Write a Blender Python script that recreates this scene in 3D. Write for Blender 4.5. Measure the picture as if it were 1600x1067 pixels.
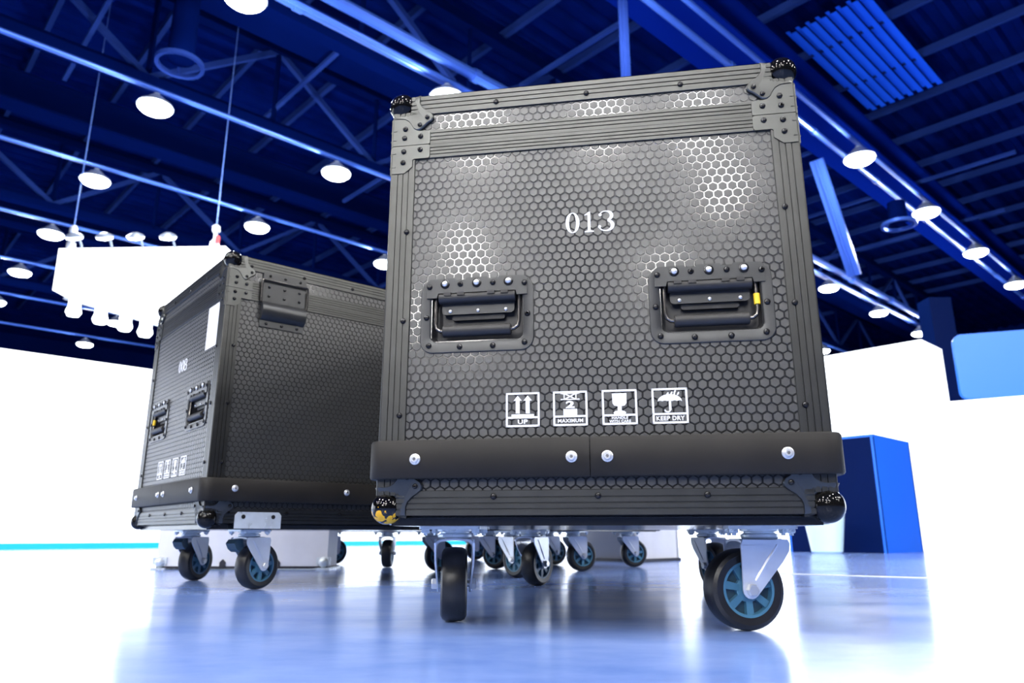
import bpy, bmesh, math, random
from math import sin, cos, pi, radians
from mathutils import Vector, Matrix

for o in list(bpy.data.objects):
    bpy.data.objects.remove(o)
S = bpy.context.scene
COL = S.collection
rnd = random.Random(7)

# ------------------------------------------------------------------ camera, world, exposure
cam_d = bpy.data.cameras.new('camera')
cam_d.sensor_width = 36.0
cam_d.lens = 1145.8 / 1600 * 36.0
cam_d.clip_start = 0.02
cam_d.clip_end = 300
cam_d.dof.use_dof = True
cam_d.dof.focus_distance = 1.3
cam_d.dof.aperture_fstop = 5.6
cam = bpy.data.objects.new('camera', cam_d)
cam.location = (0, 0, 0.143)
cam.rotation_euler = (radians(90 + 14.749), 0, 0)
COL.objects.link(cam)
S.camera = cam

W = bpy.data.worlds.new('hall_air')
S.world = W
W.use_nodes = True
W.node_tree.nodes['Background'].inputs[0].default_value = (0.05, 0.12, 0.5, 1)
W.node_tree.nodes['Background'].inputs[1].default_value = 0.05

S.view_settings.view_transform = 'Standard'
S.view_settings.look = 'None'
S.view_settings.exposure = 0.0
S.view_settings.gamma = 1.0
S.view_settings.use_curve_mapping = False
S.cycles.max_bounces = 6
S.cycles.diffuse_bounces = 3
S.cycles.glossy_bounces = 3
S.cycles.adaptive_threshold = 0.03

LAMP_W = 370.0          # watts of each hall lamp
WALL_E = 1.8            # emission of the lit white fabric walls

# hall axes (the lamp grid runs along them)
HA = radians(43)
U = Vector((cos(HA), sin(HA), 0))
V = Vector((-sin(HA), cos(HA), 0))
def UV(u, v, z=0.0):
    p = U * u + V * v
    return Vector((p.x, p.y, z))

# ------------------------------------------------------------------ materials
MATS = {}
def mat(name, col, rough=0.5, metal=0.0, spec=0.5, emit=None, estr=0.0, coat=0.0,
        var=0.0, vscale=20.0, bump=0.0, bscale=200.0, rvar=0.0, stretch=None, bdetail=3):
    m = bpy.data.materials.new(name)
    m.use_nodes = True
    nt = m.node_tree
    b = nt.nodes['Principled BSDF']
    b.inputs['Base Color'].default_value = (*col, 1)
    b.inputs['Roughness'].default_value = rough
    b.inputs['Metallic'].default_value = metal
    b.inputs['Specular IOR Level'].default_value = spec
    b.inputs['Coat Weight'].default_value = coat
    if emit:
        b.inputs['Emission Color'].default_value = (*emit, 1)
        b.inputs['Emission Strength'].default_value = estr
    tc = nt.nodes.new('ShaderNodeTexCoord')
    vec = tc.outputs['Object']
    if stretch:
        mp = nt.nodes.new('ShaderNodeMapping')
        mp.inputs['Scale'].default_value = stretch
        nt.links.new(vec, mp.inputs[0]); vec = mp.outputs[0]
    if var or rvar:
        n = nt.nodes.new('ShaderNodeTexNoise')
        n.inputs['Scale'].default_value = vscale
        n.inputs['Detail'].default_value = 6
        nt.links.new(vec, n.inputs['Vector'])
        if var:
            r = nt.nodes.new('ShaderNodeMapRange')
            r.inputs[1].default_value = 0.3; r.inputs[2].default_value = 0.7
            r.inputs[3].default_value = 1 - var; r.inputs[4].default_value = 1 + var
            nt.links.new(n.outputs[0], r.inputs[0])
            mx = nt.nodes.new('ShaderNodeMix'); mx.data_type = 'RGBA'; mx.blend_type = 'MULTIPLY'
            mx.inputs[0].default_value = 1.0
            mx.inputs[6].default_value = (*col, 1)
            nt.links.new(r.outputs[0], mx.inputs[7])
            nt.links.new(mx.outputs[2], b.inputs['Base Color'])
        if rvar:
            r2 = nt.nodes.new('ShaderNodeMapRange')
            r2.inputs[1].default_value = 0.3; r2.inputs[2].default_value = 0.7
            r2.inputs[3].default_value = max(0.02, rough - rvar); r2.inputs[4].default_value = rough + rvar
            nt.links.new(n.outputs[0], r2.inputs[0])
            nt.links.new(r2.outputs[0], b.inputs['Roughness'])
    if bump:
        n2 = nt.nodes.new('ShaderNodeTexNoise')
        n2.inputs['Scale'].default_value = bscale
        n2.inputs['Detail'].default_value = bdetail
        nt.links.new(vec, n2.inputs['Vector'])
        bp = nt.nodes.new('ShaderNodeBump')
        bp.inputs['Strength'].default_value = bump
        bp.inputs['Distance'].default_value = 0.001
        nt.links.new(n2.outputs[0], bp.inputs['Height'])
        nt.links.new(bp.outputs[0], b.inputs['Normal'])
    MATS[name] = m
    return m

mat('hex_face', (0.021, 0.0215, 0.0205), 0.37, spec=0.95, var=0.10, vscale=60, bump=0.25, bscale=1500)
mat('groove', (0.075, 0.075, 0.076), 0.14, metal=0.7, spec=0.4, bump=0.35, bscale=6, bdetail=0)
mat('alu', (0.068, 0.069, 0.067), 0.38, metal=0.95, var=0.08, vscale=30, stretch=(1, 1, 1))
mat('alu_plate', (0.085, 0.087, 0.084), 0.36, metal=0.9, var=0.05, vscale=40)
mat('chrome_black', (0.012, 0.0115, 0.0115), 0.08, metal=0.6, spec=0.25, coat=0.12)
mat('rivet_black', (0.02, 0.02, 0.022), 0.22, metal=0.6)
mat('rivet_hole', (0.004, 0.004, 0.004), 0.6)
mat('steel', (0.75, 0.76, 0.77), 0.30, metal=0.7)
mat('zinc', (0.68, 0.74, 0.78), 0.30, metal=0.35, var=0.12, vscale=25, rvar=0.08)
mat('zinc_bright', (0.80, 0.83, 0.88), 0.30, metal=0.5, var=0.05, vscale=25)
mat('handle_plate', (0.040, 0.041, 0.042), 0.36, metal=0.45, var=0.08, vscale=30)
mat('handle_dish', (0.018, 0.018, 0.020), 0.40, metal=0.2)
mat('rod', (0.16, 0.15, 0.14), 0.25, metal=0.9)
mat('rubber', (0.014, 0.013, 0.013), 0.55, bump=0.15, bscale=600)
mat('bumper', (0.012, 0.0105, 0.009), 0.55, spec=0.25, var=0.25, vscale=9, bump=0.1, bscale=40)
mat('tire', (0.010, 0.010, 0.012), 0.38, var=0.2, vscale=40, bump=0.15, bscale=300)
mat('hub', (0.06, 0.19, 0.30), 0.38)
mat('hub_dark', (0.025, 0.065, 0.095), 0.45)
mat('board', (0.012, 0.012, 0.013), 0.18, spec=0.7, var=0.2, vscale=30)
mat('board_red', (0.16, 0.012, 0.025), 0.4)
mat('ink_white', (0.86, 0.87, 0.88), 0.5, var=0.03, vscale=300)
mat('paper', (0.9, 0.9, 0.9), 0.6)
mat('yellow', (0.85, 0.55, 0.02), 0.45)
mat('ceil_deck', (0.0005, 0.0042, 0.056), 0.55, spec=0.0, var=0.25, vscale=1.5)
mat('ceil_deck_lit', (0.008, 0.075, 0.65), 0.45, spec=0.0)
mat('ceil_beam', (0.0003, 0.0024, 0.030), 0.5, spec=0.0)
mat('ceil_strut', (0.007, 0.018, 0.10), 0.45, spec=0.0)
mat('pipe', (0.035, 0.095, 0.42), 0.30, metal=0.5, spec=0.3)
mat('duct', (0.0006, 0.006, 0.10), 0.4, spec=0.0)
mat('lamp_body', (0.25, 0.3, 0.4), 0.35, metal=0.6)
mat('lamp_lens', (0.9, 0.95, 1), 0.4, emit=(0.86, 0.93, 1.0), estr=28)
mat('spot_lens', (0.9, 0.95, 1), 0.4, emit=(0.86, 0.93, 1.0), estr=9)
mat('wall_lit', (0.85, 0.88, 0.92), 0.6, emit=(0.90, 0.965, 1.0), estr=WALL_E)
mat('sign_lit', (0.9, 0.9, 0.9), 0.5, emit=(0.95, 0.97, 1.0), estr=3.0)
mat('wall_white', (0.75, 0.78, 0.95), 0.6)
mat('fascia_blue_glow', (0.02, 0.1, 0.5), 0.4, emit=(0.04, 0.25, 1.0), estr=0.8)  # plain blue panel, its brightness put in as emission
mat('led_cyan', (0.0, 0.3, 0.4), 0.4, emit=(0.01, 0.40, 0.62), estr=0.8)
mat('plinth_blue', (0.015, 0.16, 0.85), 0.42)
mat('column_and_shade_blue', (0.0006, 0.007, 0.055), 0.45, spec=0.05)
mat('white_box', (0.70, 0.71, 0.76), 0.45, var=0.04, vscale=12)
mat('grey_box', (0.36, 0.37, 0.40), 0.45)
mat('dark_trim', (0.02, 0.02, 0.03), 0.4)
mat('pot', (0.62, 0.82, 0.85), 0.3)
mat('tape', (0.85, 0.87, 0.9), 0.5)
mat('cable', (0.08, 0.16, 0.5), 0.35, metal=0.5)
mat('far_wall', (0.0008, 0.007, 0.075), 0.6, spec=0.0, var=0.2, vscale=0.4)
mat('truss_metal', (0.45, 0.5, 0.6), 0.35, metal=0.6)
mat('red_clip', (0.6, 0.04, 0.05), 0.4)

for n_ in ('lamp_lens', 'spot_lens', 'led_cyan'): MATS[n_].cycles.emission_sampling = 'NONE'

# scuffed ball corner: black chrome with flakes of yellow paint on its underside
def scuff_mat():
    m = mat('chrome_scuffed', (0.02, 0.02, 0.02), 0.10, metal=0.8, spec=0.25, coat=0.1)
    nt = m.node_tree; b = nt.nodes['Principled BSDF']
    tc = nt.nodes.new('ShaderNodeTexCoord')
    n = nt.nodes.new('ShaderNodeTexNoise'); n.inputs['Scale'].default_value = 110; n.inputs['Detail'].default_value = 4
    nt.links.new(tc.outputs['Object'], n.inputs['Vector'])
    sp = nt.nodes.new('ShaderNodeSeparateXYZ'); nt.links.new(tc.outputs['Object'], sp.inputs[0])
    mr = nt.nodes.new('ShaderNodeMapRange')
    mr.inputs[1].default_value = 0.190; mr.inputs[2].default_value = 0.165
    mr.inputs[3].default_value = -0.15; mr.inputs[4].default_value = 0.16
    nt.links.new(sp.outputs[2], mr.inputs[0])
    ad = nt.nodes.new('ShaderNodeMath'); ad.operation = 'ADD'
    nt.links.new(n.outputs[0], ad.inputs[0]); nt.links.new(mr.outputs[0], ad.inputs[1])
    gt = nt.nodes.new('ShaderNodeMath'); gt.operation = 'GREATER_THAN'; gt.inputs[1].default_value = 0.60
    nt.links.new(ad.outputs[0], gt.inputs[0])
    mx = nt.nodes.new('ShaderNodeMix'); mx.data_type = 'RGBA'
    mx.inputs[6].default_value = (0.02, 0.019, 0.019, 1); mx.inputs[7].default_value = (0.8, 0.42, 0.02, 1)
    nt.links.new(gt.outputs[0], mx.inputs[0]); nt.links.new(mx.outputs[2], b.inputs['Base Color'])
    sb = nt.nodes.new('ShaderNodeMath'); sb.operation = 'SUBTRACT'; sb.inputs[0].default_value = 0.85
    nt.links.new(gt.outputs[0], sb.inputs[1]); sb.use_clamp = True
    nt.links.new(sb.outputs[0], b.inputs['Metallic'])
    cw = nt.nodes.new('ShaderNodeMath'); cw.operation = 'MULTIPLY'; cw.inputs[1].default_value = 0.5
    nt.links.new(sb.outputs[0], cw.inputs[0]); nt.links.new(cw.outputs[0], b.inputs['Coat Weight'])
scuff_mat()

# polished floor: pale blue resin with faint streaks
def floor_mat():
    m = mat('floor', (0.16, 0.24, 0.44), 0.2, spec=0.6)
    nt = m.node_tree; b = nt.nodes['Principled BSDF']
    tc = nt.nodes.new('ShaderNodeTexCoord')
    mp = nt.nodes.new('ShaderNodeMapping'); mp.inputs['Scale'].default_value = (1.0, 1.7, 1)
    mp.inputs['Rotation'].default_value = (0, 0, 0.3)
    nt.links.new(tc.outputs['Object'], mp.inputs[0])
    n = nt.nodes.new('ShaderNodeTexNoise'); n.inputs['Scale'].default_value = 3.2; n.inputs['Detail'].default_value = 9; n.inputs['Roughness'].default_value = 0.62
    nt.links.new(mp.outputs[0], n.inputs['Vector'])
    cr = nt.nodes.new('ShaderNodeValToRGB')
    cr.color_ramp.elements[0].position = 0.32; cr.color_ramp.elements[0].color = (0.13, 0.235, 0.60, 1)
    cr.color_ramp.elements[1].position = 0.68; cr.color_ramp.elements[1].color = (0.27, 0.40, 0.82, 1)
    nt.links.new(n.outputs[0], cr.inputs[0]); nt.links.new(cr.outputs[0], b.inputs['Base Color'])
    mr = nt.nodes.new('ShaderNodeMapRange'); mr.inputs[1].default_value = 0.3; mr.inputs[2].default_value = 0.7
    mr.inputs[3].default_value = 0.22; mr.inputs[4].default_value = 0.13
    nt.links.new(n.outputs[0], mr.inputs[0]); nt.links.new(mr.outputs[0], b.inputs['Roughness'])
    n2 = nt.nodes.new('ShaderNodeTexNoise'); n2.inputs['Scale'].default_value = 9; n2.inputs['Detail'].default_value = 4
    nt.links.new(tc.outputs['Object'], n2.inputs['Vector'])
    bp = nt.nodes.new('ShaderNodeBump'); bp.inputs['Strength'].default_value = 0.03; bp.inputs['Distance'].default_value = 0.01
    nt.links.new(n2.outputs[0], bp.inputs['Height']); nt.links.new(bp.outputs[0], b.inputs['Normal'])
floor_mat()

# ------------------------------------------------------------------ mesh helpers
class MB:
    """collects shapes and links them as ONE mesh object"""
    def __init__(s):
        s.v = []; s.f = []; s.mi = []; s.cur = 0
    def add(s, vs, fs):
        o = len(s.v)
        s.v += [tuple(x) for x in vs]
        for f in fs:
            s.f.append(tuple(i + o for i in f)); s.mi.append(s.cur)
        return s
    def m(s, i):
        s.cur = i; return s
    def box(s, x0, x1, y0, y1, z0, z1):
        vs = [(x, y, z) for x in (x0, x1) for y in (y0, y1) for z in (z0, z1)]
        return s.add(vs, [(0, 1, 3, 2), (4, 6, 7, 5), (0, 4, 5, 1), (2, 3, 7, 6), (0, 2, 6, 4), (1, 5, 7, 3)])
    def bar(s, a, b, w, h, up=(0, 0, 1)):
        a = Vector(a); b = Vector(b); d = (b - a).normalized(); up = Vector(up)
        if abs(d.dot(up)) > 0.98: up = Vector((1, 0, 0))
        x = d.cross(up).normalized(); z = x.cross(d).normalized()
        n = max(1, int((b - a).length / 1.2))       # long members are cut into short lengths: tighter bounds, faster tracing
        vs = [a.lerp(b, i / n) + x * sx * w / 2 + z * sz * h / 2 for i in range(n + 1) for sx, sz in ((-1, -1), (1, -1), (1, 1), (-1, 1))]
        fs = [(0, 1, 2, 3), (4 * n + 3, 4 * n + 2, 4 * n + 1, 4 * n)]
        for i in range(n):
            o = 4 * i
            fs += [(o, o + 4, o + 5, o + 1), (o + 1, o + 5, o + 6, o + 2), (o + 2, o + 6, o + 7, o + 3), (o + 3, o + 7, o + 4, o)]
        return s.add(vs, fs)
    def tube(s, pts, r, n=10, caps=True):
        pts = [Vector(p) for p in pts]; vs = []; fs = []
        if len(pts) == 2 and (pts[1] - pts[0]).length > 2.4:
            m = int((pts[1] - pts[0]).length / 1.2); pts = [pts[0].lerp(pts[1], i / m) for i in range(m + 1)]
        up = None
        for i, p in enumerate(pts):
            d = ((pts[min(i + 1, len(pts) - 1)] - p).normalized() + (p - pts[max(i - 1, 0)]).normalized()).normalized()
            if up is None:
                up = Vector((0, 0, 1)) if abs(d.z) < 0.9 else Vector((1, 0, 0))
            x = d.cross(up).normalized(); up = x.cross(d).normalized()
            rr = r[i] if isinstance(r, (list, tuple)) else r
            vs += [p + (x * cos(2 * pi * k / n) + up * sin(2 * pi * k / n)) * rr for k in range(n)]
        for i in range(len(pts) - 1):
            for k in range(n):
                fs.append((i * n + k, i * n + (k + 1) % n, (i + 1) * n + (k + 1) % n, (i + 1) * n + k))
        if caps:
            fs.append(tuple(range(n - 1, -1, -1))); fs.append(tuple((len(pts) - 1) * n + k for k in range(n)))
        return s.add(vs, fs)
    def lathe(s, prof, n=24, axis='z', c=(0, 0, 0)):
        """prof: (radius, height) list, closed at ends with caps if radius > 0"""
        vs = []; fs = []
        for r, t in prof:
            for k in range(n):
                a = 2 * pi * k / n
                p = (r * cos(a), r * sin(a), t)
                if axis == 'y': p = (p[0], p[2], -p[1])
                elif axis == 'x': p = (p[2], p[0], p[1])
                vs.append((p[0] + c[0], p[1] + c[1], p[2] + c[2]))
        for i in range(len(prof) - 1):
            for k in range(n):
                fs.append((i * n + k, i * n + (k + 1) % n, (i + 1) * n + (k + 1) % n, (i + 1) * n + k))
        if prof[0][0] > 1e-6: fs.append(tuple(range(n - 1, -1, -1)))
        if prof[-1][0] > 1e-6: fs.append(tuple((len(prof) - 1) * n + k for k in range(n)))
        return s.add(vs, fs)
    def prism(s, poly, t0, t1, plane='xz'):
        """polygon (counter-clockwise seen from outside) extruded; plane 'xz': coordinates x,z and depth along y"""
        n = len(poly)
        def P(a, b, t):
            return (a, t, b) if plane == 'xz' else ((a, b, t) if plane == 'xy' else (t, a, b))
        vs = [P(a, b, t0) for a, b in poly] + [P(a, b, t1) for a, b in poly]
        fs = [tuple(range(n)), tuple(range(2 * n - 1, n - 1, -1))]
        fs += [(i, n + i, n + (i + 1) % n, (i + 1) % n) for i in range(n)]
        return s.add(vs, fs)
    def loft(s, rings, cap0=False, cap1=False, closed=True):
        n = len(rings[0]); vs = [p for r in rings for p in r]; fs = []
        m = n if closed else n - 1
        for i in range(len(rings) - 1):
            for k in range(m):
                fs.append((i * n + k, i * n + (k + 1) % n, (i + 1) * n + (k + 1) % n, (i + 1) * n + k))
        if cap0: fs.append(tuple(range(n - 1, -1, -1)))
        if cap1: fs.append(tuple((len(rings) - 1) * n + k for k in range(n)))
        return s.add(vs, fs)
    def sphere(s, c, r, nu=24, nv=14):
        prof = [(r * sin(pi * i / nv), -r * cos(pi * i / nv)) for i in range(nv + 1)]
        prof[0] = (1e-6, -r); prof[-1] = (1e-6, r)
        return s.lathe(prof, nu, 'z', c)
    def mesh(s, name, mats, smooth=35, fix=True):
        me = bpy.data.meshes.new(name)
        me.from_pydata(s.v, [], s.f)
        for x in (mats if isinstance(mats, (list, tuple)) else [mats]):
            me.materials.append(MATS[x])
        if max(s.mi or [0]) > 0:
            me.polygons.foreach_set('material_index', s.mi)
        if fix:
            bm = bmesh.new(); bm.from_mesh(me)
            bmesh.ops.recalc_face_normals(bm, faces=bm.faces)
            bm.to_mesh(me); bm.free()
        if smooth:
            me.polygons.foreach_set('use_smooth', [True] * len(me.polygons))
            me.set_sharp_from_angle(angle=radians(smooth))
        me.update()
        return me
    def build(s, name, mats, parent=None, loc=(0, 0, 0), rot=(0, 0, 0), smooth=35, fix=True):
        return obj(name, s.mesh(name, mats, smooth, fix), parent, loc, rot)

def obj(name, me, parent=None, loc=(0, 0, 0), rot=(0, 0, 0)):
    o = bpy.data.objects.new(name, me)
    COL.objects.link(o)
    o.parent = parent
    o.location = loc; o.rotation_euler = rot
    return o

def tag(o, label=None, cat=None, group=None, kind=None):
    if label: o['label'] = label
    if cat: o['category'] = cat
    if group: o['group'] = group
    if kind: o['kind'] = kind
    return o

def empty(name, loc=(0, 0, 0), rz=0.0):
    o = bpy.data.objects.new(name, None)
    COL.objects.link(o)
    o.location = loc; o.rotation_euler = (0, 0, rz)
    o.empty_display_size = 0.1
    return o

def copy_tree(o, parent=None, skip=()):
    c = o.copy(); COL.objects.link(c); c.parent = parent
    for ch in list(o.children):
        if ch.name.split('.')[0] in skip: continue
        copy_tree(ch, c, skip)
    return c

def rrect(w, h, r, n=6, cx=0.0, cz=0.0):
    pts = []
    for sx, sz, a0 in ((1, -1, -pi / 2), (1, 1, 0), (-1, 1, pi / 2), (-1, -1, pi)):
        for k in range(n + 1):
            a = a0 + pi / 2 * k / n
            pts.append((cx + sx * (w / 2 - r) + r * cos(a), cz + sz * (h / 2 - r) + r * sin(a)))
    return pts

def text_mesh(txt, w, h, depth=0.0006, bold=0.02, mname='ink_white'):
    """flat lettering fitted into w x h, lying in the xz plane, centred on the origin"""
    cu = bpy.data.curves.new('t', 'FONT')
    cu.body = txt; cu.size = 1.0; cu.extrude = 0.05; cu.offset = bold
    cu.space_character = 1.08; cu.resolution_u = 4
    o = bpy.data.objects.new('t', cu); COL.objects.link(o)
    dg = bpy.context.evaluated_depsgraph_get()
    me = bpy.data.meshes.new_from_object(o.evaluated_get(dg))
    bpy.data.objects.remove(o); bpy.data.curves.remove(cu)
    xs = [v.co.x for v in me.vertices]; ys = [v.co.y for v in me.vertices]
    me.transform(Matrix.Translation((-(min(xs) + max(xs)) / 2, -(min(ys) + max(ys)) / 2, 0)))
    me.transform(Matrix.Rotation(pi / 2, 4, 'X') @ Matrix.Diagonal((w / (max(xs) - min(xs)), h / (max(ys) - min(ys)), depth / .1, 1)))
    me.materials.clear(); me.materials.append(MATS[mname])
    return me

# ------------------------------------------------------------------ the hall: floor, roof, walls
f = MB(); f.box(-45, 45, -30, 55, -0.12, 0.0)
tag(f.build('floor', 'floor', smooth=0), 'polished pale blue hall floor reflecting the lit walls', kind='structure')

# corrugated roof deck: ribs run along U
def deck():
    mb = MB()
    pitch, hgt, z = 0.42, 0.10, 9.6
    prof = []
    u = -34.0
    while u < 42:
        prof += [(u, z), (u + pitch * .3, z), (u + pitch * .42, z + hgt), (u + pitch * .85, z + hgt)]
        u += pitch
    n = len(prof)
    ns = 38
    vs = [UV(-34 + 2.0 * j, a, b) for j in range(ns + 1) for a, b in prof]
    mb.add(vs, [(j * n + i, j * n + i + 1, (j + 1) * n + i + 1, (j + 1) * n + i) for j in range(ns) for i in range(n - 1)])
    mb.add([UV(-34, -34, 9.9), UV(42, -34, 9.9), UV(42, 42, 9.9), UV(-34, 42, 9.9)], [(0, 1, 2, 3)])
    return mb
tag(deck().build('ceiling', 'ceil_deck', smooth=0, fix=False), 'dark blue corrugated metal roof deck', kind='structure')

# outer hall walls
for i, (a, b) in enumerate((((-34, 42), (40, 42)), ((40, 42), (40, -34)), ((40, -34), (-34, -34)), ((-34, -34), (-34, 42)))):
    mb = MB(); mb.bar(UV(a[0], a[1], 4.9), UV(b[0], b[1], 4.9), 0.3, 9.8)
    tag(mb.build(('wall_far', 'wall_east', 'wall_back', 'wall_west')[i], 'far_wall', smooth=0), kind='structure')

# ---- roof structure
def truss(v, z0, z1, u0, u1, lab):
    t = empty('roof_truss', UV((u0 + u1) / 2, v, z0))
    base = t.location.copy()
    def L(u, z, dv=0.0): return UV(u, v + dv, z) - base
    for z, wd in ((z0, .26), (z1, .22)):
        mb = MB(); mb.bar(L(u0, z), L(u1, z), wd, .16)
        mb.bar(L(u0, z + .12), L(u1, z + .12), .05, .16)
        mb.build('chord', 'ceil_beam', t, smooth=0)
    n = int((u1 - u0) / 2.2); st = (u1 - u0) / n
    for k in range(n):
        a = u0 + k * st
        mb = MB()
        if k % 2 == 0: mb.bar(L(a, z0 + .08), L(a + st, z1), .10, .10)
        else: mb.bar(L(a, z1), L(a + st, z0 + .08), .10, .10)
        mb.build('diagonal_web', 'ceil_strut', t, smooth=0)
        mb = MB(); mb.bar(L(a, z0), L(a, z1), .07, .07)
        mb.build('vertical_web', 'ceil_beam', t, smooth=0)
    tag(t, lab, 'truss', 'roof trusses over the hall')
truss(9.0, 7.5, 9.2, -6, 34, 'dark blue roof truss crossing above the large flight case')
truss(12.1, 7.5, 9.2, -6, 34, 'dark blue roof truss running above the nearest left lamp row')
truss(18.8, 7.5, 9.2, -6, 34, 'dark blue roof truss above the hanging white light box')
truss(25.6, 7.5, 9.2, -6, 34, 'farthest dark blue roof truss above the lit left wall')

for k, (v, z, w, lab) in enumerate(((5.3, 8.1, .95, 'wide blue steel girder slanting down right of the large case'),
                                    (10.2, 8.4, .5, 'dark steel girder above the upper left lamps'),
                                    (15.6, 8.4, .5, 'dark steel girder behind the hanging sign cables'),
                                    (22.2, 8.4, .5, 'dark steel girder far behind the hanging light box'))):
    g = empty('roof_girder', UV(12, v, z))
    b0 = g.location.copy()
    for nm, zz, ww, hh in (('lower_flange', z - .3, w, .05), ('web_plate', z, .06, .6), ('upper_flange', z + .3, w, .05)):
        mb = MB(); mb.bar(UV(-14, v, zz) - b0, UV(36, v, zz) - b0, ww, hh)
        mb.build(nm, 'duct' if k == 0 else 'ceil_beam', g, smooth=0)
    tag(g, lab, 'girder', 'steel roof girders')

purl = []
u = -6.4
k = 0
while u < 32:
    mb = MB(); mb.bar((V * -14), (V * 36), .09, .16)
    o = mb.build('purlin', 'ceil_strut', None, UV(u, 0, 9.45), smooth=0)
    tag(o, 'slim blue roof purlin running under the corrugated deck', 'purlin', 'roof purlins under the deck')
    u += 1.62; k += 1

# short bracing bars hung under the purlins (pale dashes in the photograph)
for (u, v0, v1, z) in ((5.15, 9.7, 13.1, 8.0), (8.07, 6.0, 8.42, 8.0), (11.2, 5.6, 12.0, 8.1), (2.0, 9.0, 14.0, 8.1), (14.4, 6.0, 11.5, 8.1), (-.6, 10, 15, 8.1), (17.6, 3.0, 9.0, 8.1), (20.8, 4.0, 9.5, 8.1), (8.3, 10.0, 15.0, 8.1)):
    mb = MB(); c = UV(u, (v0 + v1) / 2, z); mb.bar(UV(u, v0, z) - c, UV(u, v1, z) - c, .07, .07)
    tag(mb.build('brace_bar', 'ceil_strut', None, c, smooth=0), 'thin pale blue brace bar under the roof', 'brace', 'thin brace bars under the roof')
# knee brace right of the large case and the drop post above it
for nm, a, b, w, lab in (('knee_brace', (12.77, 5.25, 7.0), (14.0, 5.28, 5.0), .24, 'pale blue slanted knee brace right of the large flight case'),
                     ('drop_post', (6.65, 5.0, 9.3), (6.65, 5.0, 3.0), .10, 'bright blue drop post above the large flight case')):
    pa, pb = UV(*a), UV(*b); c = (pa + pb) / 2
    mb = MB(); mb.bar(pa - c, pb - c, w, .08, U); mb.bar(pa - c, pb - c, .03, .14, U)
    tag(mb.build(nm, 'ceil_strut' if nm == 'drop_post' else 'pipe', None, c, smooth=0), lab, 'strut')

# lit patch of corrugated deck, upper right: the light is put into its colour
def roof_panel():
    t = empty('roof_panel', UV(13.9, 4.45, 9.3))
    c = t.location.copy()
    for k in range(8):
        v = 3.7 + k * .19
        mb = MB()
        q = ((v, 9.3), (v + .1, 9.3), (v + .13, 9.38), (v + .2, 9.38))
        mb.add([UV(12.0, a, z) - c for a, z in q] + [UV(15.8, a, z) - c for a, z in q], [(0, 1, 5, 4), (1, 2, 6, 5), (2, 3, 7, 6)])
        mb.build('corrugated_sheet', 'ceil_deck_lit', t, smooth=0, fix=False)
    tag(t, 'corrugated roof panel with its light painted in bright blue, upper right of the large case', 'roof panel')
roof_panel()

# ---- pipes and conduits
def pipe(v, z, r, u0, u1, lab, m='pipe', couplings=True):
    p = empty('ceiling_pipe', UV((u0 + u1) / 2, v, z)); c = p.location.copy()
    mb = MB(); mb.tube([UV(u0, v, z) - c, UV(u1, v, z) - c], r, 10)
    mb.build('tube', m, p)
    if couplings:
        a = u0 + 1.1
        while a < u1:
            mb = MB(); mb.tube([UV(a, v, z) - c, UV(a + .12, v, z) - c], r * 1.25, 10)
            mb.build('coupling', m, p)
            a += 2.7
    tag(p, lab, 'pipe', 'ceiling pipes')
pipe(7.53, 6.9, .085, -3, 30, 'thick pale blue ceiling pipe entering at the top centre')
pipe(7.95, 6.9, .075, -3, 30, 'blue ceiling pipe just left of the thick pale one')
pipe(4.78, 6.95, .05, -3, 30, 'thin pale conduit right of the large case beside the lamp row')
for v, lab in ((4.33, 'lamp conduit along the right hand lamp row'), (7.8, 'lamp conduit passing behind the top left of the large case'),
               (11.05, 'lamp conduit from left edge through the two bright upper lamps'), (14.35, 'lamp conduit just above the hanging light box'),
               (17.8, 'lamp conduit behind the hanging light box'), (21.1, 'lamp conduit left of the hanging light box'),
               (24.4, 'lamp conduit below the hanging light box'), (28.0, 'farthest lamp conduit above the lit left wall')):
    pipe(v, 6.80, .04, -6, 30, lab, couplings=False)

# ---- lamps
def lamp_proto():
    t = empty('high_bay_lamp')
    mb = MB(); mb.lathe([(.06, .20), (.10, .17), (.16, .10), (.245, .045), (.265, .0), (.25, .0)], 24)
    mb.build('housing', 'lamp_body', t)
    mb = MB(); mb.lathe([(.245, .005), (.24, -.03), (.20, -.065), (.12, -.085), (1e-5, -.09)], 24)
    mb.build('lens', 'lamp_lens', t)
    mb = MB(); mb.lathe([(.018, .19), (.018, .24)], 10); mb.lathe([(.045, .2), (.045, .235)], 10)
    mb.build('stem', 'lamp_body', t)
    return t
BEHIND = ((-12.0, -4.9), (-14.0, -6.0), (-16.6, -6.2), (-18.6, -8.0), (-17.6, -5.4), (-11.2, -9.8), (-7.1, -7.75), (-6.36, -4.56), (-5.67, -5.85), (-7.61, -2.98))  # unseen lamps added off the grid for their reflections in the front case
LU = (-9.9, -6.7, -3.5, -.35, 2.8, 5.93, 9.15, 12.35, 15.6, 18.82, 22.15, 25.5, 28.8)
LV = (-12.7, -9.3, -5.9, -2.5, .9, 4.33, 7.8, 11.05, 14.35, 17.8, 21.1, 24.4, 28.0)
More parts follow.
